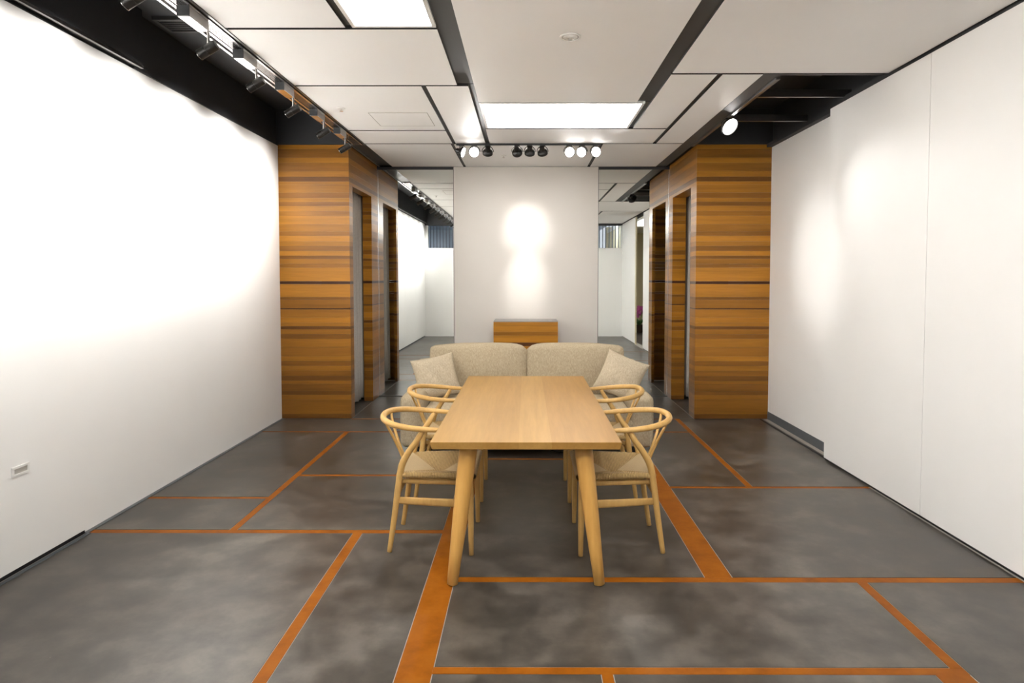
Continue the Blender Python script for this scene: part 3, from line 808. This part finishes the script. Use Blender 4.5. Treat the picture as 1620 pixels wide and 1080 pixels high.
box('top', PX0, PX1, PY0, PY1, PH - 0.004, PH + 0.004, 'counter_top', cb)

# cable under the sofa front
tag(tube_obj('power_cable', catmull([(0.30, 5.62, 0.006), (0.36, 5.54, 0.006), (0.44, 5.52, 0.007), (0.47, 5.57, 0.006), (0.40, 5.60, 0.012), (0.30, 5.58, 0.007), (0.22, 5.66, 0.006)], 6), 0.004, 'cable_black', None, 8),
    'thin black cable looped on the floor under the sofa front', 'cable')

# ================================================================== SIDE ROOM AND CORRIDOR (seen only in the mirrors)
ws = root('wall_side_room', kind='structure')
box('wall_board', 5.4, 5.5, -4.4, 4.1, 0.0, 3.2, 'side_room_cream', ws)
box('wall_board', 2.60, 5.5, -4.5, -4.4, 0.0, 3.2, 'side_room_cream', ws)
box('wall_board', 2.76, 5.5, 4.0, 4.1, 0.0, 3.2, 'side_room_cream', ws)
box('ceiling_board', 2.66, 5.5, -4.5, 4.1, 3.0, 3.1, 'ceiling_white', ws)
box('wall_board', XR2 + 0.02, XR2 + 0.1, -4.4, -0.44, 0.0, 3.0, 'side_room_cream', ws)
r = root('ceiling_light', (3.2, 0.0, 3.0), 0, 'glowing ceiling strip of the side room, a sliver in the mirror', 'ceiling light')
box('frame', 2.85, 3.55, -1.4, 1.4, 2.99, 3.0, 'white_plastic', r)
box('diffuser', 2.88, 3.52, -1.37, 1.37, 2.985, 2.99, 'light_panel', r)
# potted orchid
po = root('orchid_plant', (3.20, -1.5, 0), 0, 'pink flowering orchid plant in a dark pot, seen in the mirror through the wall gap', 'plant')
lathe_obj('pot', [(0.10, 0.0), (0.12, 0.01), (0.145, 0.20), (0.15, 0.22), (0.13, 0.22), (0.12, 0.19), (0.0, 0.19)], 'pot_brown', po, (0, 0, 0))
for k in range(7):
    a = k * 0.9
    d = Vector((math.cos(a), math.sin(a), 0))
    bm = bmesh.new(); prev = None
    for i in range(7):
        t = i / 6; c = d * (0.03 + 0.26 * t) + Vector((0, 0, 0.20 + 0.16 * math.sin(t * 2.4)))
        wd = 0.035 * math.sin(math.pi * (0.12 + 0.86 * t)); sd = Vector((-d.y, d.x, 0)) * wd
        cur = [bm.verts.new(c - sd + Vector((0, 0, 0.006))), bm.verts.new(c - Vector((0, 0, 0.004))), bm.verts.new(c + sd + Vector((0, 0, 0.006)))]
        if prev:
            bm.faces.new((prev[0], prev[1], cur[1], cur[0])); bm.faces.new((prev[1], prev[2], cur[2], cur[1]))
        prev = cur
    lf = link('leaf', bm_mesh(bm, 'leaf'), 'leaf_green', po, smooth=True)
    md = lf.modifiers.new('solid', 'SOLIDIFY'); md.thickness = 0.003
bm = bmesh.new()
for k in range(5):   # five-petalled blossom
    a = 2 * math.pi * k / 5 + 0.3
    d = Vector((math.cos(a), 0, math.sin(a))); sd = Vector((-math.sin(a), 0, math.cos(a)))
    c = bm.verts.new((0, 0.002, 0)); vs = []
    for t, wd in ((0.35, 0.5), (0.7, 0.62), (1.0, 0.30)):
        vs.append((bm.verts.new(d * 0.042 * t - sd * 0.03 * wd + Vector((0, -0.006 * t, 0))), bm.verts.new(d * 0.042 * t + sd * 0.03 * wd + Vector((0, -0.006 * t, 0)))))
    bm.faces.new((c, vs[0][0], vs[0][1]))
    for p0, p1 in zip(vs, vs[1:]): bm.faces.new((p0[0], p1[0], p1[1], p0[1]))
fme = bm_mesh(bm, 'flower'); fme.materials.append(MATS['petal_pink'])
for k in range(8):
    a = k * 0.8 + 0.2
    d = Vector((math.cos(a), math.sin(a), 0))
    pth = catmull([(0.03 * d.x, 0.03 * d.y, 0.19), (0.08 * d.x, 0.08 * d.y, 0.48), (0.15 * d.x, 0.15 * d.y, 0.70), (0.27 * d.x, 0.27 * d.y, 0.66), (0.32 * d.x, 0.32 * d.y, 0.48)], 5)
    tube_obj('stem', pth, 0.004, 'leaf_green', po, 6)
    for i in range(8, 21, 1):
        f = bpy.data.objects.new('flower', fme); COL.objects.link(f); f.parent = po
        f.location = pth[i] + Vector((random.uniform(-.03, .03), random.uniform(-.03, .03), random.uniform(-.03, .02)))
        f.rotation_euler = (random.uniform(-.4, .4), random.uniform(0, 6), math.pi + random.uniform(-1.0, 1.0)); f.scale = (1.15,) * 3

# corridor outside: ceiling, far wall, lights and slatted screens
wc = root('wall_corridor', kind='structure')
box('far_wall', -6.0, 2.60, -6.3, -6.2, 0.0, 3.6, 'corridor_wall', wc)
box('corridor_ceiling', -6.0, 2.66, -6.3, -0.47, 3.25, 3.35, 'corridor_blue', wc)
box('end_wall', -6.1, -6.0, -6.3, -0.3, 0.0, 3.6, 'corridor_wall', wc)
box('end_wall', -6.0, XL - 0.14, -0.44, -0.3, 0.0, 3.6, 'corridor_wall', wc)
for i, (x, y, lab) in enumerate(((-3.1, -2.0, 'bluish corridor ceiling light glimpsed over the partition, nearest the corner'), (-3.6, -4.2, 'bluish corridor ceiling light glimpsed over the partition, far back'),
                                 (0.3, -3.0, 'bluish corridor ceiling light outside the entrance'), (2.0, -2.2, 'bluish corridor ceiling light beyond the orchid side partition'))):
    r = root('ceiling_light', (x, y, 3.25), 0, lab, 'ceiling light', 'corridor ceiling lights')
    box('frame', x - 0.45, x + 0.45, y - 0.12, y + 0.12, 3.235, 3.25, 'white_plastic', r)
    box('diffuser', x - 0.43, x + 0.43, y - 0.10, y + 0.10, 3.228, 3.235, 'shop_light', r)
def screen(x0, x1, label):
    r = root('slat_screen', ((x0 + x1) / 2, -1.0, 0), 0, label, 'screen', 'slatted screens in the corridor')
    bm = bmesh.new(); n = int((x1 - x0) / 0.085)
    for k in range(n):
        x = x0 + (k + 0.5) * (x1 - x0) / n - (x0 + x1) / 2
        mtx = Matrix.Translation((x, 0, 1.55)) @ Matrix.Diagonal((0.018, 0.05, 3.05, 1))
        bmesh.ops.create_cube(bm, size=1, matrix=mtx)
    tag(link('slats', bm_mesh(bm, 'slats'), 'slat_dark', r), kind='stuff')
    box('top_rail', x0, x1, -1.04, -0.96, 3.06, 3.12, 'slat_dark', r)
    box('bottom_rail', x0, x1, -1.04, -0.96, 0.0, 0.03, 'slat_dark', r)
screen(-3.0, -1.1, 'dark slatted screen glimpsed over the partition in the trunking side mirror')
screen(1.1, 2.58, 'dark slatted screen glimpsed over the partition in the orchid side mirror')
